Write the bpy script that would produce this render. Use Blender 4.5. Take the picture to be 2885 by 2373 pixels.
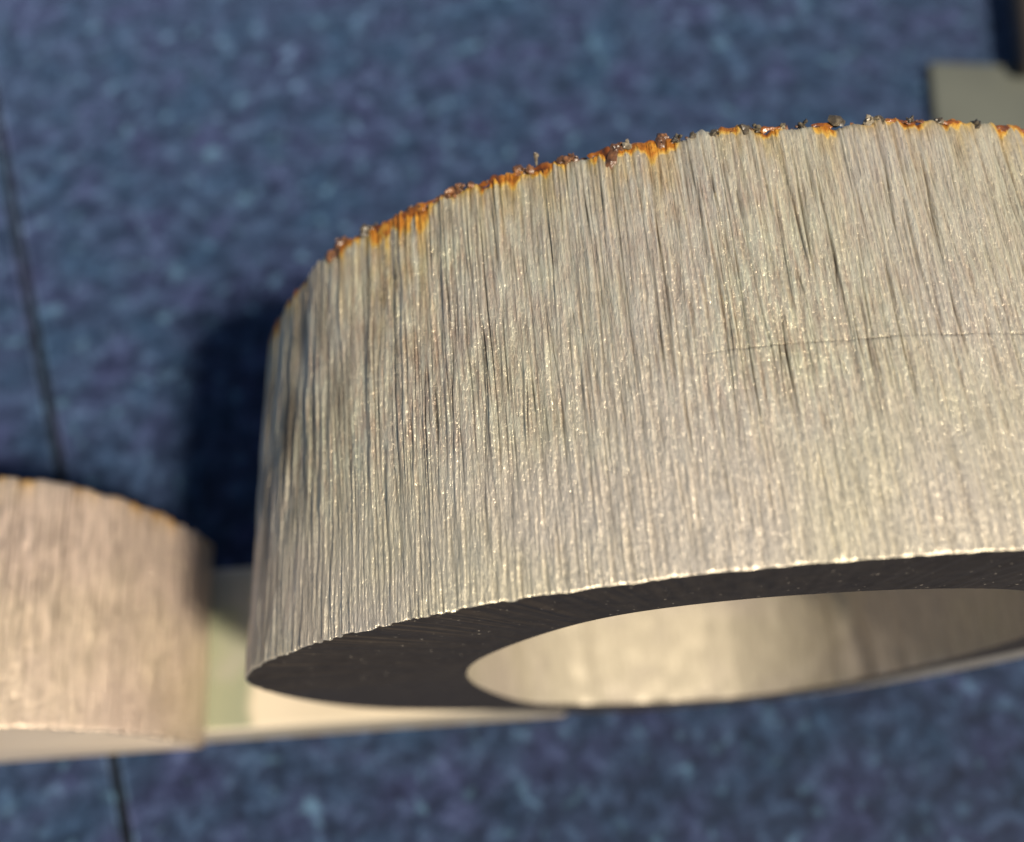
import bpy, bmesh, math, random
import numpy as np
from mathutils import Matrix, Vector

for o in list(bpy.data.objects):
    bpy.data.objects.remove(o)
scene = bpy.context.scene
COL = scene.collection
U = 0.014            # metres per modelling unit
GZ = -9.2            # ground level in camera-centred units
rad = math.radians

# ------------------------------------------------------------------ camera
BX = Vector((0.99737, 0.072457, 0.0))
BY = Vector((-0.067087, 0.923453, -0.377802))
BZ = Vector((-0.027374, 0.376809, 0.925887))
cam = bpy.data.objects.new("camera", bpy.data.cameras.new("camera"))
COL.objects.link(cam)
m = Matrix((BX, BY, BZ)).to_4x4()
m.translation = Vector((0, 0, -GZ * U))
cam.matrix_world = m
cam.data.sensor_width = 36
cam.data.lens = 36 * 2950 / 2885
cam.data.clip_start = 0.002
cam.data.clip_end = 500
cam.data.dof.use_dof = True
cam.data.dof.focus_distance = 4.95 * U
cam.data.dof.aperture_fstop = 17.5
scene.camera = cam

# ------------------------------------------------------------------ light
SUN = Vector((0.42, -0.38, 0.81)).normalized()
world = bpy.data.worlds.new("World")
scene.world = world
world.use_nodes = True
nt = world.node_tree
sky = nt.nodes.new("ShaderNodeTexSky")
sky.sky_type = 'NISHITA'
sky.sun_disc = False
sky.sun_elevation = math.asin(SUN.z)
sky.sun_rotation = math.atan2(SUN.x, SUN.y)
bg = nt.nodes["Background"]
bg.inputs["Strength"].default_value = 0.052
nt.links.new(sky.outputs[0], bg.inputs[0])
sl = bpy.data.lights.new("sun", 'SUN')
sl.energy = 5.0
sl.angle = rad(6)
sl.color = (1.0, 0.89, 0.72)
so = bpy.data.objects.new("sun", sl)
COL.objects.link(so)
so.rotation_euler = SUN.to_track_quat('Z', 'Y').to_euler()
so.location = (0, 0, 1)

scene.view_settings.view_transform = 'Standard'
scene.view_settings.look = 'None'
scene.view_settings.exposure = 0.58
scene.view_settings.gamma = 1.0
scene.cycles.use_adaptive_sampling = True
scene.cycles.max_bounces = 6
try:
    scene.cycles.use_denoising = True
    scene.cycles.denoiser = 'OPENIMAGEDENOISE'
except Exception:
    pass

# ------------------------------------------------------------------ helpers
def W(p):
    return (p[0] * U, p[1] * U, (p[2] - GZ) * U)

def tag(o, label=None, cat=None, group=None, kind=None):
    if label: o["label"] = label
    if cat: o["category"] = cat
    if group: o["group"] = group
    if kind: o["kind"] = kind
    return o

def empty(name, loc, **kw):
    o = bpy.data.objects.new(name, None)
    o.empty_display_size = 0.005
    COL.objects.link(o)
    o.location = W(loc)
    return tag(o, **kw)

def link(name, me, mats, parent=None):
    o = bpy.data.objects.new(name, me)
    for mm in (mats if isinstance(mats, (list, tuple)) else [mats]):
        me.materials.append(mm)
    COL.objects.link(o)
    if parent is not None:
        o.parent = parent
        o.matrix_parent_inverse = Matrix.Translation(-Vector(parent.location))
    return o

def np_mesh(name, V, F, smooth=True, uv=None, attrs=None, mat=None):
    """V (n,3) in modelling units, F (k,4) quads or (k,3) tris"""
    V = np.asarray(V, float)
    F = np.asarray(F, np.int32)
    me = bpy.data.meshes.new(name)
    W3 = V * U
    W3[:, 2] -= GZ * U
    me.vertices.add(len(V))
    me.vertices.foreach_set("co", W3.astype(np.float32).ravel())
    k = F.shape[1]
    me.loops.add(F.size)
    me.loops.foreach_set("vertex_index", F.ravel())
    me.polygons.add(len(F))
    me.polygons.foreach_set("loop_start", np.arange(0, F.size, k, dtype=np.int32))
    me.polygons.foreach_set("loop_total", np.full(len(F), k, np.int32))
    me.update(calc_edges=True)
    me.polygons.foreach_set("use_smooth", np.full(len(F), smooth))
    if mat is not None:
        me.polygons.foreach_set("material_index", np.asarray(mat, np.int32))
    if uv is not None:
        l = me.uv_layers.new(name="flow")
        l.data.foreach_set("uv", np.asarray(uv, np.float32)[F.ravel()].ravel())
    for an, av in (attrs or {}).items():
        a = me.attributes.new(an, 'FLOAT', 'POINT')
        a.data.foreach_set("value", np.asarray(av, np.float32))
    me.validate()
    return me

def grid_faces(nu, nv, off=0, wrap=False, flip=False):
    cu = nu if wrap else nu - 1
    i, j = np.meshgrid(np.arange(cu), np.arange(nv - 1), indexing='ij')
    i2 = (i + 1) % nu
    q = np.stack([i * nv + j, i2 * nv + j, i2 * nv + j + 1, i * nv + j + 1], -1).reshape(-1, 4) + off
    return q[:, ::-1] if flip else q

def aniso(rng, shape, corr, steps):
    """band-limited gaussian noise: corr = correlation lengths, steps = grid steps"""
    n = rng.standard_normal(shape)
    fx = np.fft.fftfreq(shape[0], steps[0])[:, None]
    fy = np.fft.rfftfreq(shape[1], steps[1])[None, :]
    flt = np.exp(-2 * (np.pi ** 2) * ((fx * corr[0]) ** 2 + (fy * corr[1]) ** 2))
    r = np.fft.irfft2(np.fft.rfft2(n) * flt, s=shape)
    return (r - r.mean()) / (r.std() + 1e-12)

def sstep(x, a, b):
    t = np.clip((x - a) / (b - a), 0, 1)
    return t * t * (3 - 2 * t)

class Outline:
    """smooth closed curve in the x-z plane through the given points"""
    def __init__(self, pts, smooth=0.0):
        P = np.array(pts, float)
        n = len(P)
        out = []
        for i in range(n):
            p0, p1, p2, p3 = P[(i - 1) % n], P[i], P[(i + 1) % n], P[(i + 2) % n]
            d1 = max(np.linalg.norm(p1 - p0), 1e-6) ** .5
            d2 = max(np.linalg.norm(p2 - p1), 1e-6) ** .5
            d3 = max(np.linalg.norm(p3 - p2), 1e-6) ** .5
            t0, t1, t2, t3 = 0, d1, d1 + d2, d1 + d2 + d3
            t = np.linspace(t1, t2, 40, endpoint=False)[:, None]
            A1 = (t1 - t) / (t1 - t0) * p0 + (t - t0) / (t1 - t0) * p1
            A2 = (t2 - t) / (t2 - t1) * p1 + (t - t1) / (t2 - t1) * p2
            A3 = (t3 - t) / (t3 - t2) * p2 + (t - t2) / (t3 - t2) * p3
            B1 = (t2 - t) / (t2 - t0) * A1 + (t - t0) / (t2 - t0) * A2
            B2 = (t3 - t) / (t3 - t1) * A2 + (t - t1) / (t3 - t1) * A3
            out.append((t2 - t) / (t2 - t1) * B1 + (t - t1) / (t2 - t1) * B2)
        C = np.concatenate(out)
        d = np.linalg.norm(np.roll(C, -1, 0) - C, axis=1)
        s = np.r_[0, np.cumsum(d)]
        self.L = s[-1]
        N = 2400
        u = np.linspace(0, self.L, N, endpoint=False)
        Cc = np.vstack([C, C[:1]])
        Q = np.stack([np.interp(u, s, Cc[:, 0]), np.interp(u, s, Cc[:, 1])], 1)
        if smooth > 0:
            f = np.fft.fftfreq(N, self.L / N)
            g = np.exp(-2 * (np.pi * f * smooth) ** 2)
            Q = np.real(np.fft.ifft(np.fft.fft(Q, axis=0) * g[:, None], axis=0))
        self.u, self.Q = u, Q
        T = np.roll(Q, -1, 0) - np.roll(Q, 1, 0)
        T /= np.linalg.norm(T, axis=1)[:, None]
        self.Nn = np.stack([-T[:, 1], T[:, 0]], 1)
        c = Q.mean(0)
        if ((Q - c) * self.Nn).sum() < 0:
            self.Nn *= -1
        self.c = c
    def at(self, s):
        s = np.mod(s, self.L)
        uu = np.r_[self.u, self.L]
        f = lambda a: np.interp(s, uu, np.r_[a, a[:1]])
        p = np.stack([f(self.Q[:, 0]), f(self.Q[:, 1])], -1)
        n = np.stack([f(self.Nn[:, 0]), f(self.Nn[:, 1])], -1)
        return p, n / np.linalg.norm(n, axis=-1, keepdims=True)
    def s_of(self, x, z):
        return self.u[((self.Q - np.array([x, z])) ** 2).sum(1).argmin()]
    def s_in(self, x, z, s0):
        s = self.s_of(x, z)
        return s0 + (s - s0) % self.L

# ------------------------------------------------------------------ materials
class Mat:
    def __init__(self, name, rough=0.5, metal=0.0, spec=0.5):
        self.m = bpy.data.materials.new(name)
        self.m.use_nodes = True
        self.t = self.m.node_tree
        self.n = self.t.nodes
        self.b = self.n["Principled BSDF"]
        self.b.inputs["Roughness"].default_value = rough
        self.b.inputs["Metallic"].default_value = metal
        self.b.inputs["Specular IOR Level"].default_value = spec
    def l(self, a, b):
        self.t.links.new(a, b)
    def coord(self, kind="Object", scale=(1, 1, 1), rot=(0, 0, 0), loc=(0, 0, 0)):
        c = self.n.new("ShaderNodeTexCoord")
        mp = self.n.new("ShaderNodeMapping")
        mp.inputs["Scale"].default_value = scale
        mp.inputs["Rotation"].default_value = rot
        mp.inputs["Location"].default_value = loc
        self.l(c.outputs[kind], mp.inputs[0])
        return mp.outputs[0]
    def noise(self, vec, scale, detail=3, rough=0.5, dist=0.0):
        x = self.n.new("ShaderNodeTexNoise")
        x.inputs["Scale"].default_value = scale
        x.inputs["Detail"].default_value = detail
        x.inputs["Roughness"].default_value = rough
        x.inputs["Distortion"].default_value = dist
        self.l(vec, x.inputs["Vector"])
        return x.outputs[0]
    def voro(self, vec, scale, feature='F1', out=0):
        x = self.n.new("ShaderNodeTexVoronoi")
        x.feature = feature
        x.inputs["Scale"].default_value = scale
        self.l(vec, x.inputs["Vector"])
        return x.outputs[out]
    def ramp(self, fac, stops):
        r = self.n.new("ShaderNodeValToRGB")
        e = r.color_ramp.elements
        while len(e) < len(stops):
            e.new(0.5)
        for k, (p, c) in enumerate(stops):
            e[k].position = p
            e[k].color = (c, c, c, 1) if isinstance(c, (int, float)) else (*c, 1)
        self.l(fac, r.inputs[0])
        return r.outputs[0]
    def mix(self, fac, a, b, mode='MIX'):
        x = self.n.new("ShaderNodeMix")
        x.data_type = 'RGBA'
        x.blend_type = mode
        for s, v in ((x.inputs[0], fac), (x.inputs[6], a), (x.inputs[7], b)):
            if isinstance(v, (int, float)):
                s.default_value = v if s.type == 'VALUE' else (v, v, v, 1)
            elif isinstance(v, tuple):
                s.default_value = (*v, 1)
            else:
                self.l(v, s)
        return x.outputs[2]
    def math(self, op, a, b=0.0, clamp=False):
        x = self.n.new("ShaderNodeMath")
        x.operation = op
        x.use_clamp = clamp
        for s, v in ((x.inputs[0], a), (x.inputs[1], b)):
            if isinstance(v, (int, float)): s.default_value = v
            else: self.l(v, s)
        return x.outputs[0]
    def attr(self, name):
        x = self.n.new("ShaderNodeAttribute")
        x.attribute_name = name
        return x.outputs["Fac"]
    def color(self, c):
        self.l(c, self.b.inputs["Base Color"])
    def bump(self, h, dist, strength=1.0, prev=None):
        x = self.n.new("ShaderNodeBump")
        x.inputs["Distance"].default_value = dist
        x.inputs["Strength"].default_value = strength
        self.l(h, x.inputs["Height"])
        if prev is not None:
            self.l(prev, x.inputs["Normal"])
        self.l(x.outputs[0], self.b.inputs["Normal"])
        return x.outputs[0]

def cut_steel(name, tone=(0.98, 0.79, 0.61), metal=0.72, rough=0.31, bump=1.0):
    M = Mat(name, rough, metal, 0.5)
    uv = M.coord("UV", (1, 1, 1))
    uvs = M.coord("UV", (1, 0.12, 1))
    uvm = M.coord("UV", (1, 0.20, 1))
    big = M.noise(uv, 1.1, 3)
    streak = M.noise(uvs, 34, 5, 0.7)
    fine = M.noise(uvm, 110, 3, 0.7)
    dark = tuple(c * 0.62 for c in tone)
    lite = tuple(min(c * 1.18, 0.9) for c in tone)
    mid = tuple((x + y_) / 2 * 1.06 for x, y_ in zip(dark, lite))
    cs = M.mix(M.ramp(streak, [(0.35, 0.0), (0.62, 1.0)]), dark, lite)
    cf = M.mix(M.ramp(fine, [(0.35, 0.0), (0.65, 1.0)]), tuple(x * 0.86 for x in mid), tuple(min(x * 1.15, 0.93) for x in mid))
    c = M.mix(M.attr("groovy"), cf, cs)
    warm = M.mix(M.ramp(big, [(0.4, 0.0), (0.6, 1.0)]), (1.0, 0.95, 0.95), (1.0, 0.97, 0.90))
    c = M.mix(1.0, c, warm, 'MULTIPLY')
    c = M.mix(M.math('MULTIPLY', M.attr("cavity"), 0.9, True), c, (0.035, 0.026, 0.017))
    c = M.mix(M.attr("stain_shade"), c, (0.095, 0.080, 0.058))
    rn = M.noise(uv, 9, 4, 0.6)
    rc = M.ramp(rn, [(0.30, (0.12, 0.033, 0.006)), (0.50, (0.33, 0.120, 0.012)), (0.68, (0.50, 0.26, 0.035))])
    yell = M.mix(M.ramp(M.attr("rust"), [(0.0, 0.0), (0.42, 1.0)]), c, M.mix(1.0, c, (1.0, 0.72, 0.22), 'MULTIPLY'))
    c = M.mix(M.ramp(M.attr("rust"), [(0.35, 0.0), (0.72, 1.0)]), yell, rc)
    M.color(c)
    inv = M.math('SUBTRACT', 1.0, M.ramp(M.attr("rust"), [(0.2, 0.0), (0.7, 1.0)]))
    M.l(M.math('MULTIPLY', M.math('MULTIPLY', inv, metal), M.math('SUBTRACT', 1.0, M.math('MULTIPLY', M.attr('stain_shade'), 0.9, True))), M.b.inputs["Metallic"])
    r = M.math('ADD', M.math('MULTIPLY', fine, 0.25), rough - 0.12)
    M.l(r, M.b.inputs["Roughness"])
    h = M.math('ADD', M.math('MULTIPLY', streak, 0.5), M.math('MULTIPLY', fine, M.math('ADD', 0.30, M.math('MULTIPLY', M.attr('groovy'), 0.28))))
    M.bump(h, 0.00042 * bump, 0.9)
    return M.m

M_WALL = cut_steel("flame_cut_steel")
M_WALL2 = cut_steel("flame_cut_steel_brown", (0.64, 0.53, 0.43))
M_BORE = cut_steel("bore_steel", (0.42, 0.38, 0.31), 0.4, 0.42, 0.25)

def scale_mat():
    M = Mat("mill_scale", 0.55, 0.0, 0.35)
    o = M.coord("Object", (1, 1, 1))
    a = M.noise(o, 60, 4, 0.6)
    b = M.noise(o, 900, 3, 0.7)
    c = M.ramp(a, [(0.3, (0.016, 0.012, 0.009)), (0.7, (0.028, 0.022, 0.017))])
    c = M.mix(M.ramp(b, [(0.35, 0.0), (0.7, 0.5)]), c, (0.045, 0.036, 0.028))
    dn = M.noise(o, 2600, 2, 0.5)
    c = M.mix(M.math('MULTIPLY', M.ramp(dn, [(0.71, 0.0), (0.75, 1.0)]), 0.6), c, (0.42, 0.36, 0.28))
    M.color(c)
    M.bump(b, 0.00006, 0.7)
    return M.m
M_SCALE = scale_mat()

def edge_mat():
    M = Mat("bright_burr", 0.35, 0.6, 0.5)
    o = M.coord("Object")
    M.color(M.ramp(M.noise(o, 1500, 3), [(0.3, (0.30, 0.26, 0.20)), (0.7, (0.66, 0.60, 0.50))]))
    return M.m
M_EDGE = edge_mat()

def bar_mat(name, a, b, green=0.0, metal=0.35, rough=0.4):
    M = Mat(name, rough, metal, 0.5)
    o = M.coord("Object")
    n = M.noise(o, 45, 3, 0.5)
    c = M.ramp(n, [(0.3, a), (0.7, b)])
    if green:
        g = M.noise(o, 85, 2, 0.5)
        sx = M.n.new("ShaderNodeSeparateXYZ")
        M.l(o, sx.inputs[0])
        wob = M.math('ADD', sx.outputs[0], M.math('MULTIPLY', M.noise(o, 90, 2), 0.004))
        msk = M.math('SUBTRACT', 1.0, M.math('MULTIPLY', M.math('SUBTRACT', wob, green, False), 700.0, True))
        reflect_tint = M.ramp(g, [(0.40, (0.31, 0.28, 0.26)), (0.58, (0.19, 0.22, 0.14))])  # grey-green reflection and shade painted into the bar's top colour
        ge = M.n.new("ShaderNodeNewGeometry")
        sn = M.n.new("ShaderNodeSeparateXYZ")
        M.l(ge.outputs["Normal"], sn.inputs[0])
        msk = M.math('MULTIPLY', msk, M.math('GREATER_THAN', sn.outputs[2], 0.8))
        c = M.mix(M.math('MULTIPLY', msk, 0.85, True), c, reflect_tint)
    M.color(c)
    s = M.noise(M.coord("Object", (1, 0.20, 1)), 2500, 2)
    M.bump(s, 0.00004, 0.6)
    return M.m
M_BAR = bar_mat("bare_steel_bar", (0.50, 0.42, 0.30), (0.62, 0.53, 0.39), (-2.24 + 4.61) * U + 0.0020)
M_BAR2 = bar_mat("bare_steel_face", (0.66, 0.53, 0.39), (0.80, 0.66, 0.50))
M_PLATE = bar_mat("grey_steel_plate", (0.075, 0.080, 0.068), (0.115, 0.122, 0.100), 0.0, 0.3, 0.5)
M_ROD = bar_mat("dark_brown_rod", (0.020, 0.016, 0.013), (0.038, 0.029, 0.022), 0.0, 0.1, 0.5)

def rust_mat():
    M = Mat("rust_crust", 0.28, 0.0, 0.6)
    o = M.coord("Object")
    n = M.noise(o, 700, 4, 0.6)
    M.color(M.ramp(n, [(0.30, (0.03, 0.011, 0.004)), (0.45, (0.13, 0.036, 0.006)), (0.58, (0.22, 0.075, 0.008)), (0.75, (0.42, 0.20, 0.025))]))
    M.bump(M.noise(o, 2500, 3, 0.6), 0.0001, 0.8)
    return M.m
M_RUST = rust_mat()

def slag_mat(name, stops):
    M = Mat(name, 0.35, 0.0, 0.6)
    o = M.coord("Object")
    M.color(M.ramp(M.noise(o, 1300, 4, 0.6), stops))
    M.bump(M.noise(o, 3500, 3, 0.6), 0.00008, 0.9)
    return M.m
M_SLAG = slag_mat("brown_slag", [(0.3, (0.03, 0.014, 0.008)), (0.5, (0.10, 0.045, 0.02)), (0.7, (0.24, 0.11, 0.045))])
M_SLAGD = slag_mat("dark_slag", [(0.3, (0.02, 0.016, 0.012)), (0.55, (0.07, 0.055, 0.035)), (0.75, (0.18, 0.15, 0.09))])
M_SLAGP = slag_mat("pale_slag", [(0.35, (0.06, 0.04, 0.02)), (0.65, (0.28, 0.24, 0.17))])

def slab_mat():
    M = Mat("blue_felt_stone", 0.6, 0.0, 0.08)
    M.b.inputs["Sheen Weight"].default_value = 1.0
    M.b.inputs["Sheen Roughness"].default_value = 0.5
    M.b.inputs["Sheen Tint"].default_value = (0.26, 0.50, 1.0, 1)
    o = M.coord("Object")
    a = M.noise(o, 340, 6, 0.74, 0.2)
    b = M.noise(M.coord("Object", loc=(3, 1, 0)), 110, 3, 0.6)
    c_ = M.noise(M.coord("Object", loc=(7, 4, 0)), 330, 2, 0.5)
    base = M.ramp(a, [(0.28, (0.003, 0.005, 0.014)), (0.44, (0.008, 0.015, 0.037)), (0.56, (0.019, 0.033, 0.074)), (0.71, (0.050, 0.086, 0.158))])
    hue = M.ramp(b, [(0.35, (1.15, 0.92, 1.05)), (0.5, (1, 1, 1)), (0.66, (0.85, 1.04, 1.02))])
    base = M.mix(1.0, base, hue, 'MULTIPLY')
    base = M.mix(M.ramp(c_, [(0.60, 0.0), (0.76, 0.45)]), base, (0.12, 0.24, 0.36))
    M.color(base)
    M.l(M.mix(M.ramp(a, [(0.30, 0.25), (0.70, 1.0)]), (0.02, 0.03, 0.07), M.mix(1.0, (0.46, 0.64, 0.96), hue, 'MULTIPLY')), M.b.inputs["Sheen Tint"])
    M.b.inputs["Diffuse Roughness"].default_value = 1.0
    M.bump(a, 0.0004, 0.6)
    return M.m
M_SLAB = slab_mat()
M_JOINT = Mat("dark_joint", 0.9, 0.0, 0.05)
M_JOINT.b.inputs["Base Color"].default_value = (0.02, 0.021, 0.024, 1)
M_JOINT.color(M_JOINT.ramp(M_JOINT.noise(M_JOINT.coord("Object"), 300, 4), [(0.3, (0.006, 0.007, 0.008)), (0.7, (0.018, 0.019, 0.022))]))
M_JOINT = M_JOINT.m

# ------------------------------------------------------------------ ground
bm = bmesh.new()
vs = [bm.verts.new((x, y, -0.006)) for x, y in ((-60, -60), (60, -60), (60, 60), (-60, 60))]
bm.faces.new(vs)
me = bpy.data.meshes.new("ground"); bm.to_mesh(me); bm.free()
tag(link("ground", me, M_JOINT), kind="structure")

pave = empty("pavement", (0, 0, GZ), kind="structure")
ang = math.atan2(2.14, 8.09)
ax = Vector((math.cos(ang), math.sin(ang), 0)); ay = Vector((-math.sin(ang), math.cos(ang), 0))
J0 = Vector((-3.42 * U, 0.26 * U, 0))
SW, SL, GAP = 0.30, 0.60, 0.0012
bm = bmesh.new()
hx, hy = (SW - GAP) / 2, (SL - GAP) / 2
c = 0.0008
rings = [(-0.006, 0), (-c, 0), (-c * .3, c * .3), (0.0, c)]
prev = None
for z, ins in rings:
    r = [bm.verts.new((sx * (hx - ins), sy * (hy - ins), z)) for sx, sy in ((-1, -1), (1, -1), (1, 1), (-1, 1))]
    if prev:
        for k in range(4):
            f_ = bm.faces.new((prev[k], prev[(k + 1) % 4], r[(k + 1) % 4], r[k]))
            f_.material_index = 1 if z < -0.0005 else 0
    prev = r
bm.faces.new(prev)
slab_me = bpy.data.meshes.new("slab"); bm.to_mesh(slab_me); bm.free()
slab_me.materials.append(M_SLAB)
slab_me.materials.append(M_JOINT)
for i in range(-4, 4):
    for j in range(-2, 2):
        o = bpy.data.objects.new("slab", slab_me)
        COL.objects.link(o)
        p = J0 + ax * (SW * (i + 0.5)) + ay * (SL * (j + 0.30 + (0.0 if i % 2 == 0 else 0.0)))
        o.parent = pave
        o.location = (p.x, p.y, 0)
        o.rotation_euler = (0, 0, ang)

# ------------------------------------------------------------------ flame-cut ring with real grooves
def groove_field(rng, s, y, du, dv, y0, h, strength=1.0):
    """relief (in units, + = outwards) and cavity mask on the (s, y) grid"""
    sh = (len(s), len(y))
    v = ((y - y0) / h)[None, :]
    st = (du, dv)
    warp = aniso(rng, sh, (0.16, 0.6), st)
    def sample(f, amt):
        idx = np.clip(np.arange(sh[0])[:, None] + warp * amt / du, 0, sh[0] - 1)
        i0 = np.floor(idx).astype(int); i1 = np.minimum(i0 + 1, sh[0] - 1); w = idx - i0
        jj = np.arange(sh[1])[None, :]
        return f[i0, jj] * (1 - w) + f[i1, jj] * w
    n1 = sample(aniso(rng, sh, (0.020, 0.50), st), 0.010)
    n2 = sample(aniso(rng, sh, (0.011, 0.24), st), 0.006)
    n5 = sample(aniso(rng, sh, (0.0045, 0.080), st), 0.006)
    n3 = aniso(rng, sh, (0.0048, 0.035), st)
    n4 = aniso(rng, sh, (0.0045, 0.009), st)
    big = aniso(rng, sh, (0.35, 0.5), st)
    env = sstep(v, 0.10, 0.52) * (1.0 - 0.25 * sstep(v, 0.85, 1.0)) * (0.75 + 0.25 * np.clip(big, -1, 1))
    amp2 = aniso(rng, sh, (0.02, 0.30), st)
    gr1 = np.abs(np.gradient(n1, axis=0)); gr2 = np.abs(np.gradient(n2, axis=0))
    k1 = sstep(gr1 / gr1.std(), 0.8, 1.6); k2 = sstep(gr2 / gr2.std(), 0.5, 1.2)
    g1 = k1 * np.exp(-(n1 / 0.21) ** 2) * sstep(amp2, -1.6, 0.4)
    g2 = k2 * np.exp(-(n2 / 0.25) ** 2) * sstep(-amp2, -2.2, 0.2)
    H = (-0.0120 * g1 - 0.0075 * g2) * env + 0.0048 * np.tanh(n1) * env + 0.0026 * n2 * (0.4 + 0.6 * env) + 0.0023 * n5 \
        + 0.0006 * n3 + 0.0001 * n4
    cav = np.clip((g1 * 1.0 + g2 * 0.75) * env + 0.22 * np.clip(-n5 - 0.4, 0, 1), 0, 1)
    return H * strength, cav, n1, n2, env

def make_ring(name, outer, hole, y0, h, seed, s_fine, nf, nv, mats, face_mats, rust_spots, stain_shade_fn, rag_k=1.0, groove=1.0, taper=0.0, scribe=None, origin=None, **kw):
    root = empty(name, origin, **kw)
    rng = np.random.default_rng(seed)
    s0, s1 = s_fine
    sf = np.linspace(s0, s1, nf)
    rest = outer.L - (s1 - s0)
    sc_ = np.linspace(s1, s1 + rest, 260)[1:-1]
    y = np.linspace(y0, y0 + h, nv)
    du, dv = (s1 - s0) / (nf - 1), h / (nv - 1)
    H, cav, n1, n2, env_ = groove_field(rng, sf, y, du, dv, y0, h, groove)
    if scribe:
        ysc, sa, sb = scribe
        jit = 0.004 * aniso(rng, (nf, 8), (0.08, 1), (du, 1))[:, 0]
        msk = sstep(sf, sa, sa + .15) * (0.55 + 0.45 * sstep(aniso(rng, (nf, 8), (0.03, 1), (du, 1))[:, 1], -1, 0))
        g = np.exp(-((y[None, :] - ysc - jit[:, None]) / 0.0045) ** 2) * msk[:, None]
        H -= 0.0015 * g
        cav = np.clip(cav + 0.5 * g, 0, 1)
    v = ((y - y0) / h)[None, :]
    # round the two rims a little, roughly
    nick0 = np.abs(aniso(rng, (nf, 4), (0.02, 1), (du, 1))[:, 0])
    H -= 0.0015 * np.exp(-(y[None, :] - y0) / 0.004) * (0.5 + nick0[:, None])
    H -= 0.012 * np.exp(-(y0 + h - y[None, :]) / 0.015)
    fade = np.minimum(sstep(sf, s0, s0 + .15), 1 - sstep(sf, s1 - .15, s1))[:, None]
    H = H * fade
    if taper:
        Pf = outer.at(sf)[0]
        H = H - taper * (1 - sstep(Pf[:, 0:1], -1.5, -0.9)) * v * fade
    S = np.r_[sf, sc_]
    Hall = np.vstack([H, np.zeros((len(sc_), nv))])
    P, N = outer.at(S)
    X = P[:, 0][:, None] + N[:, 0][:, None] * Hall
    Z = P[:, 1][:, None] + N[:, 1][:, None] * Hall
    # rim heights wander with the grooves
    rag = rag_k * 0.012 * np.tanh(n1[:, -1]) + rag_k * 0.006 * n2[:, -1] + rag_k * 0.010 * aniso(rng, (nf, 4), (0.05, 1), (du, 1))[:, 0]
    rag = rag * (0.35 + 0.65 * sstep(P[:nf, 0], -1.3, -0.4)) if rag_k == 1.0 else rag
    ragb = 0.004 * np.tanh(n2[:, 0]) * sstep(-P[:nf, 0], -1.2, 0.4) + 0.0015 * n1[:, 0]
    Y = np.repeat(y[None, :], len(S), 0)
    Y[:nf] += rag[:, None] * sstep(v, 0.93, 1.0) * fade + ragb[:, None] * (1 - sstep(v, 0.0, 0.03)) * fade
    V = np.stack([X, Y, Z], -1).reshape(-1, 3)
    F = grid_faces(len(S), nv, 0, wrap=True)
    uv = np.stack([np.repeat(S[:, None], nv, 1), Y], -1).reshape(-1, 2)
    # rust masks
    rust = np.zeros((len(S), nv))
    streakn = 0.8 * aniso(rng, (nf, nv), (0.009, 0.20), (du, dv)) + 0.5 * aniso(rng, (nf, nv), (0.02, 0.03), (du, dv))
    patch = aniso(rng, (nf, 4), (0.05, 1), (du, 1))[:, 0:1]
    dtop = (y0 + h - y)[None, :]
    rf = 0.55 * np.exp(-dtop / 0.05) * sstep(patch, -0.6, 1.2)
    for (xc, zc, wid, dep, st_) in rust_spots:
        sc0 = outer.s_in(xc, zc, s0 - 0.3)
        d = np.abs(sf - sc0)[:, None]
        body = 1 - sstep(d, wid * 0.6, wid * 1.15)
        depth = dep * np.clip(1 + 0.45 * streakn, 0.2, 2.2)
        core = 1 - sstep(dtop, depth * 0.3, depth * 1.5 + 0.012)
        halo = np.exp(-dtop / (dep * 4.5)) * np.clip(0.55 + 0.35 * streakn, 0, 1)
        rf = np.maximum(rf, body * np.maximum(core * st_, 0.42 * halo * st_))
    rust[:nf] = np.clip(rf, 0, 1)
    stain_shade = np.zeros((len(S), nv))
    stain_shade[:nf] = np.clip(stain_shade_fn(P[:nf, 0][:, None], P[:nf, 1][:, None], y[None, :], rng, (nf, nv), (du, dv)), 0, 1)
    cavA = np.zeros((len(S), nv)); cavA[:nf] = cav * fade
    # inner wall and the far annulus
    nb, nbv = 360, 60
    sb = np.linspace(0, hole.L, nb, endpoint=False)
    hb = 0.004 * aniso(rng, (nb, nbv), (0.05, 0.9), (hole.L / nb, h / nbv)) + 0.0015 * aniso(rng, (nb, nbv), (0.03, 0.05), (hole.L / nb, h / nbv))
    Pb, Nb = hole.at(sb)
    yb = np.linspace(y0, y0 + h, nbv)
    hb[:, 0] = 0; hb[:, -1] = 0
    Vb = np.stack([Pb[:, 0][:, None] + Nb[:, 0][:, None] * hb, np.repeat(yb[None], nb, 0), Pb[:, 1][:, None] + Nb[:, 1][:, None] * hb], -1).reshape(-1, 3)
    Fb = grid_faces(nb, nbv, len(V), wrap=True, flip=True)
    uvb = np.stack([np.repeat(sb[:, None], nbv, 1), np.repeat(yb[None], nb, 0)], -1).reshape(-1, 2)
    # far annulus: rows from outer rim to hole rim
    def annulus(yface, rim, n_r, bump, off):
        A0 = rim[:, [0, 2]]
        c = hole.c
        angs = np.arctan2(A0[:, 1] - c[1], A0[:, 0] - c[0])
        ha = np.arctan2(hole.Q[:, 1] - c[1], hole.Q[:, 0] - c[0])
        o_ = np.argsort(ha)
        hx_ = np.interp(angs, ha[o_], hole.Q[o_, 0], period=2 * np.pi)
        hz_ = np.interp(angs, ha[o_], hole.Q[o_, 1], period=2 * np.pi)
        w = np.linspace(0, 1, n_r)[None, :]
        Xa = A0[:, 0:1] * (1 - w) + hx_[:, None] * w
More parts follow.
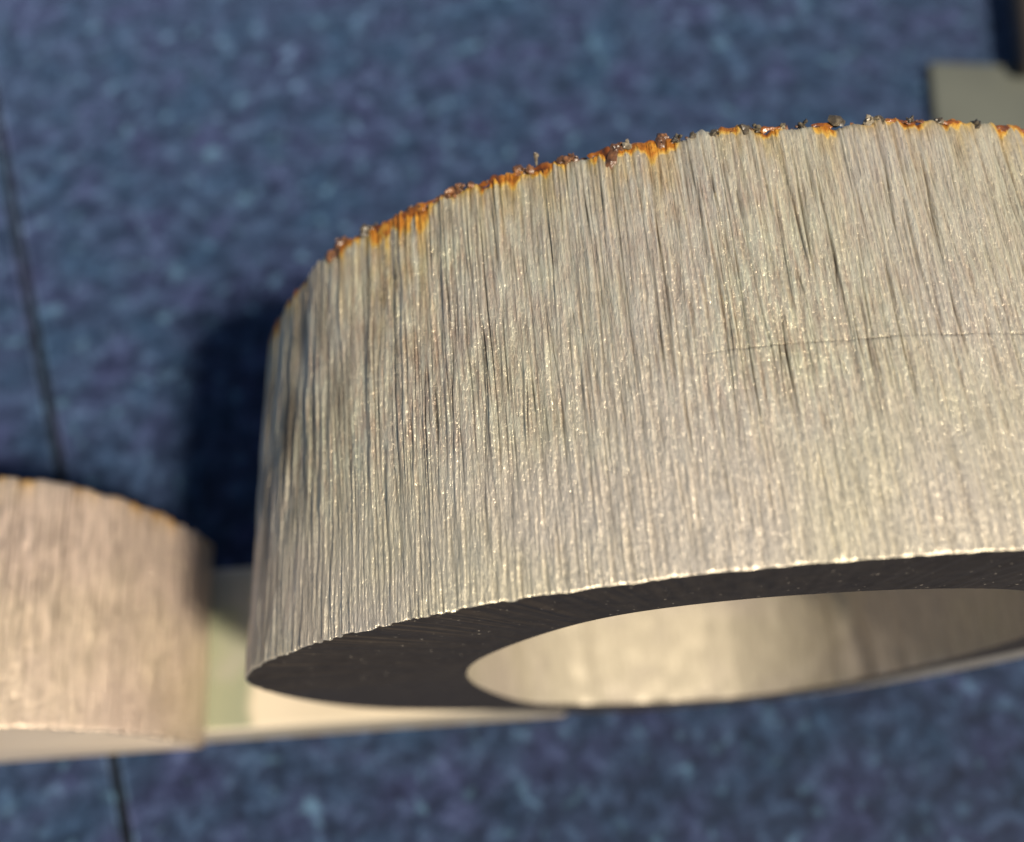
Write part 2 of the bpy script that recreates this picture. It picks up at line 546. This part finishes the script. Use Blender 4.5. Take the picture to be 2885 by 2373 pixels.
        Za = A0[:, 1:2] * (1 - w) + hz_[:, None] * w
        Ya = rim[:, 1:2] * (1 - w) + yface * w + bump(w, len(A0))
        return np.stack([Xa, Ya, Za], -1).reshape(-1, 3)
    G = V.reshape(len(S), nv, 3)
    nr = 6
    Vt = annulus(y0 + h, G[:, -1], nr, lambda w, n: 0 * w, 0)
    Ft = grid_faces(len(S), nr, len(V) + len(Vb), wrap=True)
    Vall = np.vstack([V, Vb, Vt]); Fall = np.vstack([F, Fb, Ft])
    nz = len(Vb) + len(Vt)
    uva = np.vstack([uv, uvb, Vt[:, [0, 2]]])
    boreStain = np.zeros(len(Vb))
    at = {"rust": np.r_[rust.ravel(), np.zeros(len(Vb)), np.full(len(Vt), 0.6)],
          "stain_shade": np.r_[stain_shade.ravel(), boreStain, np.full(len(Vt), 0.5)],
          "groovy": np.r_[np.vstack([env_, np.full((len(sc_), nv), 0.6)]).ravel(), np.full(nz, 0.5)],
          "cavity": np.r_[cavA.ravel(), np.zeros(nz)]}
    mi = np.r_[np.zeros(len(F)), np.ones(len(Fb)), np.full(len(Ft), 2)]
    link("body", np_mesh("body", Vall, Fall, True, uva, at, mi), mats, root)
    # the dark end face with an uneven worn chamfer
    nr = 26
    c_w = 0.006
    dA = G[:, 0]
    An = annulus(y0, dA, nr, lambda w, n: 0 * w, 0).reshape(len(S), nr, 3)
    wdt = face_mats[2](P[:, 0], P[:, 1])
    rho = np.linspace(0, 1, nr - 3) ** 1.0
    thick = np.linalg.norm(An[:, 0][:, [0, 2]] - An[:, -1][:, [0, 2]], axis=1)
    cw = np.clip(wdt / thick, 0.0005, 0.6)
    ws = np.concatenate([np.zeros((len(S), 1)), cw[:, None] * 0.5, cw[:, None], cw[:, None] + (1 - cw[:, None]) * rho[None, 1:]], 1)
    a, b = An[:, 0][:, None, :], An[:, -1][:, None, :]
    Fv = a * (1 - ws[..., None]) + b * ws[..., None]
    k = ws.shape[1]
    bmp = 0.0012 * aniso(rng, (len(S), k), (6, 2), (1, 1))
    bmp[:, 0] = 0; bmp[:, -1] = 0
    drop = np.zeros(k)
    Fv[..., 1] = Fv[..., 1] + bmp * (ws > cw[:, None] * 1.2) - (0.20 * wdt)[:, None] * drop[None, :] * (wdt > 0.02)[:, None] * 0.6
    Ff = grid_faces(len(S), k, 0, wrap=True, flip=True)
    jj = np.tile(np.arange(k - 1), len(S))
    mi = np.where(jj < 2, 1, 0)
    link("end_face", np_mesh("end_face", Fv.reshape(-1, 3), Ff, False, None, None, mi), face_mats[:2], root)
    return root, G, S, nf

OUT = Outline([(-1.655, -6.25), (-1.585, -5.92), (-1.42, -5.60), (-1.21, -5.33), (-0.93, -5.05), (-0.64, -4.83), (-0.30, -4.61),
               (0.22, -4.41), (0.66, -4.29), (1.04, -4.245), (1.43, -4.225), (1.83, -4.225), (2.12, -4.26), (2.67, -4.39), (3.15, -4.62),
               (3.60, -5.05), (3.88, -5.70), (3.90, -6.40), (3.72, -7.00), (3.44, -7.50), (3.08, -8.05), (2.60, -8.55),
               (2.0, -8.89), (1.35, -9.02), (0.65, -9.02), (0.0, -8.60), (-0.37, -8.32), (-0.72, -8.10), (-1.05, -7.82), (-1.33, -7.43), (-1.55, -6.88)], 0.06)
HOLE = Outline([(-0.39, -6.50), (-0.345, -6.15), (-0.25, -5.88), (-0.10, -5.60), (0.06, -5.36), (0.27, -5.12), (0.49, -4.97), (0.94, -4.85), (1.39, -4.84),
                (1.86, -4.90), (2.41, -5.10), (2.80, -5.50), (3.02, -6.10), (3.05, -6.60), (2.96, -7.05), (2.74, -7.55), (2.22, -8.32),
                (1.65, -8.62), (1.13, -8.58), (0.55, -8.42), (0.02, -8.08), (-0.14, -7.75), (-0.26, -7.35), (-0.36, -6.90)], 0.10)
sA = OUT.s_of(-1.62, -6.7)
sB = OUT.s_of(3.3, -4.75)
sLen = (sB - sA) % OUT.L

def stain_shade_main(x, z, y, rng, sh, st):
    n = aniso(rng, sh, (0.05, 0.16), st)
    n2_ = aniso(rng, sh, (0.10, 0.22), st)
    yy = (y - 1) / 2.174
    def blob(cx, cy, wx, wy):
        return np.exp(-((x - cx) / wx) ** 2 - ((yy - cy) / wy) ** 2)
    m_ = 0.55 * blob(-1.15, .62, .28, .30) + 0.50 * blob(-0.75, .52, .22, .16) + 0.40 * blob(-1.50, .45, .12, .35) \
        + 0.3 * blob(-0.1, .55, .2, .12) + 0.25 * blob(-1.3, .1, .3, .2)
    return m_ * np.clip(0.75 + 0.3 * n, 0, 1.3) + 0.10 * np.clip(n2_, 0, 1) + 0.26 * (1 - sstep(x, -1.1, 0.5)) * np.clip(0.8 + 0.4 * n, 0.2, 1.5) * (0.35 + 0.65 * sstep(yy, 0.0, 0.5))  # blobs are stains; last term paints the left side's weaker light

RUST = [(-1.52, -5.85, .20, .09, 1), (-1.26, -5.42, .20, .045, .95), (-0.84, -4.97, .10, .05, .9), (-0.52, -4.77, .25, .10, 1.0),
        (-0.30, -4.61, .10, .03, .6), (0.02, -4.47, .13, .045, 1), (0.27, -4.40, .10, .04, .9), (0.60, -4.31, .14, .05, 1),
        (0.80, -4.27, .12, .06, .95), (1.16, -4.24, .06, .035, .85), (1.36, -4.23, .06, .035, .9), (1.62, -4.23, .06, .04, .8),
        (2.02, -4.25, .11, .035, .85), (2.28, -4.31, .07, .035, .8), (2.6, -4.37, .12, .04, .8)]

def chamfer_main(x, z):
    lower_right = sstep(x, 2.0, 3.3) * sstep(-z, 6.3, 7.2)
    return 0.006 + 0.34 * lower_right

ring, G, S, nf = make_ring("steel_ring", OUT, HOLE, 1.0, 2.174, 5, (sA, sA + sLen), 1800, 440,
    [M_WALL, M_BORE, M_SCALE], [M_SCALE, M_EDGE, chamfer_main], RUST, stain_shade_main,
    taper=0.10, scribe=(2.0, OUT.s_in(0.8, -4.27, sA), 0), origin=(1.35, 2.0, -8.96),
    label="large thick steel ring with rusty upper rim, grooved pale wall and black end face", cat="steel ring")

# rust crust and slag crumbs along the far rim
def lump(rng, r, flat=0.8, rough=0.35, sub=2):
    b = bmesh.new()
    bmesh.ops.create_icosphere(b, subdivisions=sub, radius=1.0)
    k = [Vector(rng.standard_normal(3)).normalized() for _ in range(14)]
    a = rng.uniform(-1, 1, 14)
    for v in b.verts:
        d = v.co.normalized()
        f = 1 + rough * sum(ai * max(0, d.dot(ki)) ** 6 for ai, ki in zip(a, k)) + rng.uniform(-.2, .2)
        v.co = d * f
        v.co.z *= flat
    for v in b.verts:
        v.co *= r
    return b

rg = np.random.default_rng(11)
def rim_point(x, z, up=0.0, out=0.0):
    s = OUT.s_of(x, z)
    p, n = OUT.at(np.array([s]))
    p, n = p[0], n[0]
    out -= 0.14 * float(1 - sstep(p[0], -1.5, -0.9))
    return Vector((p[0] + n[0] * out, 3.174 + up, p[1] + n[1] * out)), Vector((n[0], 0, n[1])), s

CRUMBS = [(-1.53, -5.93, .050, 0), (-1.475, -5.80, .032, 0), (-1.33, -5.55, .028, 0), (-1.26, -5.45, .022, 0), (-0.93, -5.05, .052, 0), (-0.87, -5.0, .058, 0),
          (-0.96, -5.08, .028, 0), (-0.70, -4.89, .050, 1), (-0.45, -4.72, .034, 0), (-0.40, -4.70, .024, 0), (-0.24, -4.58, .036, 0), (-0.19, -4.56, .044, 0),
          (-0.13, -4.53, .030, 0), (0.13, -4.43, .034, 0), (0.18, -4.42, .026, 0), (0.36, -4.37, .036, 0), (0.40, -4.36, .030, 0),
          (0.62, -4.31, .040, 0), (0.67, -4.30, .030, 2), (0.85, -4.27, .036, 0), (0.91, -4.26, .030, 1), (1.10, -4.245, .026, 1),
          (1.24, -4.24, .030, 1), (1.30, -4.235, .030, 1), (1.52, -4.22, .026, 1), (1.70, -4.22, .032, 1), (1.85, -4.225, .028, 2), (1.90, -4.23, .026, 1),
          (2.06, -4.25, .022, 1), (2.40, -4.33, .030, 1), (0.98, -4.25, .020, 1), (1.42, -4.225, .020, 1), (2.20, -4.28, .018, 1)]
for (x, z, r, kd) in CRUMBS:
    ctr, nrm, s = rim_point(x, z, up=-r * 0.05, out=-r * 0.35)
    r *= 0.85 if x > -0.98 else 0.6
    b = lump(rg, r, 0.7, 1.1, 2 if r < .03 else 3)
    # an extra small lump fused beside it
    for q in range(6):
        b2 = lump(rg, r * rg.uniform(.2, .5), 1, 0.9, 1)
        off = Vector(rg.uniform(-1, 1, 3)) * r * .8
        me_ = bpy.data.meshes.new("t"); 
        for v in b2.verts: v.co += off
        b2.to_mesh(me_); b2.free(); b.from_mesh(me_); bpy.data.meshes.remove(me_)
    for v in b.verts:
        v.co = Vector(W(v.co + ctr))
    me_ = bpy.data.meshes.new("slag_crumb"); b.to_mesh(me_); b.free()
    o = link("slag_crumb", me_, (M_SLAG, M_SLAGD, M_SLAGP)[kd], ring)

# fine grit along the whole rim, nobody could count it
gb = bmesh.new()
for q in range(420):
    s_ = sA + rg.uniform(0.3, sLen - 0.1)
    cl = math.sin(s_ * 7.3) + math.sin(s_ * 17.1 + 1) + 0.6 * math.sin(s_ * 41)
    if cl < rg.uniform(-1.6, 1.4): continue
    p_, n_v = OUT.at(np.array([s_])); p_, n_v = p_[0], n_v[0]
    r_ = rg.uniform(.005, .015)
    o_ = rg.uniform(-.05, -.004) - 0.17 * float(1 - sstep(p_[0], -1.5, -0.9))
    ctr = Vector((p_[0] + n_v[0] * o_, 3.168 + r_ * .3, p_[1] + n_v[1] * o_))
    b2 = lump(rg, r_, .8, .7, 1)
    for v in b2.verts: v.co = Vector(W(v.co + ctr))
    me_ = bpy.data.meshes.new("t"); b2.to_mesh(me_); b2.free(); gb.from_mesh(me_); bpy.data.meshes.remove(me_)
me_ = bpy.data.meshes.new("rust_grit"); gb.to_mesh(me_); gb.free()
tag(link("rust_grit", me_, M_SLAG, ring), kind="stuff")

# crust: a lumpy bead lying on the rim at every rust patch
for (xc, zc, wid, dep, st_) in RUST:
    sc0 = OUT.s_of(xc, zc)
    n_, m_ = max(14, int(wid * 2 / 0.009)), 12
    ss = sc0 + np.linspace(-wid, wid, n_)
    p, nn = OUT.at(ss)
    taper = np.sqrt(np.clip(1 - np.linspace(-1, 1, n_) ** 2, 0.0, 1))
    tn = np.abs(aniso(rg, (n_, m_), (2.0, 2.0), (1, 1)))
    fn = aniso(rg, (n_, m_), (0.8, 0.8), (1, 1))
    th = np.linspace(0, 2 * np.pi, m_, endpoint=False)
    R = (0.012 * st_ * taper * (0.35 + 0.75 * np.abs(aniso(rg, (n_, 4), (2.2, 1), (1, 1))[:, 0]).clip(0, 1.6)))[:, None] * (1 + 0.35 * tn + 0.22 * fn)
    dy = R * np.cos(th)[None]
    do = 0.6 * R * np.sin(th)[None]
    # hangs a bit down over the wall
    dy = np.where(dy < 0, dy * (1.0 + dep * 14), dy * 0.8)
    do = do * np.where(dy < 0, 0.45, 1.0)
    Xc = p[:, 0:1] + nn[:, 0:1] * (do - 0.007 - 0.15 * (1 - sstep(p[:, 0:1], -1.5, -0.9)))
    Zc = p[:, 1:2] + nn[:, 1:2] * (do - 0.007 - 0.15 * (1 - sstep(p[:, 0:1], -1.5, -0.9)))
    Yc = 3.168 + dy
    Vc = np.stack([Xc, Yc, Zc], -1).reshape(-1, 3)
    i, j = np.meshgrid(np.arange(n_ - 1), np.arange(m_), indexing='ij')
    Fc = np.stack([i * m_ + j, (i + 1) * m_ + j, (i + 1) * m_ + (j + 1) % m_, i * m_ + (j + 1) % m_], -1).reshape(-1, 4)
    link("rust_crust", np_mesh("rust_crust", Vc, Fc, True), M_RUST, ring)

# a pale fleck of debris stuck on the rim
ctr, nrm, s = rim_point(0.22, -4.41, 0.07, 0.0)
b = lump(rg, .014, 1.2, 1.0, 2)
for v in b.verts: v.co = Vector(W(v.co + ctr))
bmesh.ops.create_cone(b, cap_ends=True, segments=6, radius1=.012 * U, radius2=.005 * U, depth=.06 * U,
                      matrix=Matrix.Translation(W(ctr - Vector((0, .035, 0)))) @ Matrix.Rotation(rad(90), 4, 'X'))
me_ = bpy.data.meshes.new("metal_splinter"); b.to_mesh(me_); b.free()
link("metal_splinter", me_, M_SLAGP, ring)

# ------------------------------------------------------------------ smaller ring at the left
OUT2 = Outline([(-4.05, -6.38), (-3.70, -6.40), (-3.42, -6.49), (-3.15, -6.63), (-2.93, -6.89), (-2.74, -7.30), (-2.60, -7.92), (-2.56, -8.30), (-2.60, -8.50),
                (-2.9, -8.50), (-3.5, -8.50), (-4.3, -8.50), (-5.1, -8.50), (-5.55, -8.46), (-5.52, -8.1), (-5.36, -7.40), (-5.05, -6.85), (-4.55, -6.48)], 0.02)
HOLE2 = Outline([(-4.4 + .45 * math.cos(a), -7.4 + .4 * math.sin(a)) for a in np.linspace(0, 2 * np.pi, 14, endpoint=False)])
s2a = OUT2.s_of(-4.3, -6.42); s2b = OUT2.s_of(-2.57, -8.40)
def arc_range(o, a, b_):
    L1 = (b_ - a) % o.L
    return (a, a + L1) if L1 < o.L / 2 else (b_, b_ + (a - b_) % o.L)
def stain_left(x, z, y, rng, sh, st):
    n = aniso(rng, sh, (0.08, 0.25), st)
    return 0.08 * np.clip(n, 0, 1.5)
make_ring("steel_lug", OUT2, HOLE2, 0.90, 1.61, 9, arc_range(OUT2, s2a, s2b), 420, 160,
    [M_WALL2, M_BORE, M_SCALE], [M_BAR2, M_SCALE, lambda x, z: 0.03 + 0 * x], [(-3.6, -6.42, .25, .02, .5)], stain_left,
    groove=0.9, rag_k=0.5, origin=(-4.1, 1.7, -8.5),
    label="smaller out-of-focus cut steel lug standing on the left end of the pale flat bar", cat="steel lug")

# ------------------------------------------------------------------ flat bar, plate and rod
def chamfer_box(name, x0, x1, y0, y1, z0, z1, bev, mat, parent=None, rot=0):
    b = bmesh.new()
    bmesh.ops.create_cube(b, size=1)
    for v in b.verts:
        v.co = Vector((v.co.x * (x1 - x0) * U, v.co.y * (y1 - y0) * U, v.co.z * (z1 - z0) * U))
    bmesh.ops.bevel(b, geom=list(b.edges), offset=bev * U, segments=3, profile=0.6, affect='EDGES')
    me = bpy.data.meshes.new(name); b.to_mesh(me); b.free()
    o = link(name, me, mat)
    o.location = W(((x0 + x1) / 2, (y0 + y1) / 2, (z0 + z1) / 2))
    return o
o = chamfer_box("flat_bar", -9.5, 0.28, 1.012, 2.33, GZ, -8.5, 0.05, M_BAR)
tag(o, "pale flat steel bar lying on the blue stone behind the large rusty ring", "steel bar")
o = chamfer_box("steel_plate", 4.50, 8.4, 3.8, 7.28, GZ, -9.1, 0.04, M_PLATE)
o.rotation_euler = (0, 0, rad(-8))
tag(o, "blurred grey steel plate lying beyond the rusty rim under the dark rod", "steel plate")

b = bmesh.new()
prof = [(0.0, 0.0), (0.06, 0.01), (0.10, 0.03), (0.125, 0.07), (0.13, 0.12), (0.13, 9.0)]
vr = []
for r, t in prof:
    vr.append([b.verts.new((5.72 * U + t * U * 0.16 + r * U * math.cos(a), (7.18 + t) * U, (-9.1 + 0.133 - GZ) * U + r * U * math.sin(a))) for a in np.linspace(0, 2 * np.pi, 28, endpoint=False)] if r > 0
              else [b.verts.new((5.72 * U, (7.18) * U, (-9.1 + .133 - GZ) * U))])
for k in range(28):
    b.faces.new((vr[0][0], vr[1][k], vr[1][(k + 1) % 28]))
for a_, c_ in zip(vr[1:], vr[2:]):
    for k in range(28):
        b.faces.new((a_[k], c_[k], c_[(k + 1) % 28], a_[(k + 1) % 28]))
b.faces.new(vr[-1])
bmesh.ops.recalc_face_normals(b, faces=b.faces)
for f in b.faces: f.smooth = True
me = bpy.data.meshes.new("round_rod"); b.to_mesh(me); b.free()
o = link("round_rod", me, M_ROD)
tag(o, "dark brown round rod resting on the blurred grey plate", "steel rod")
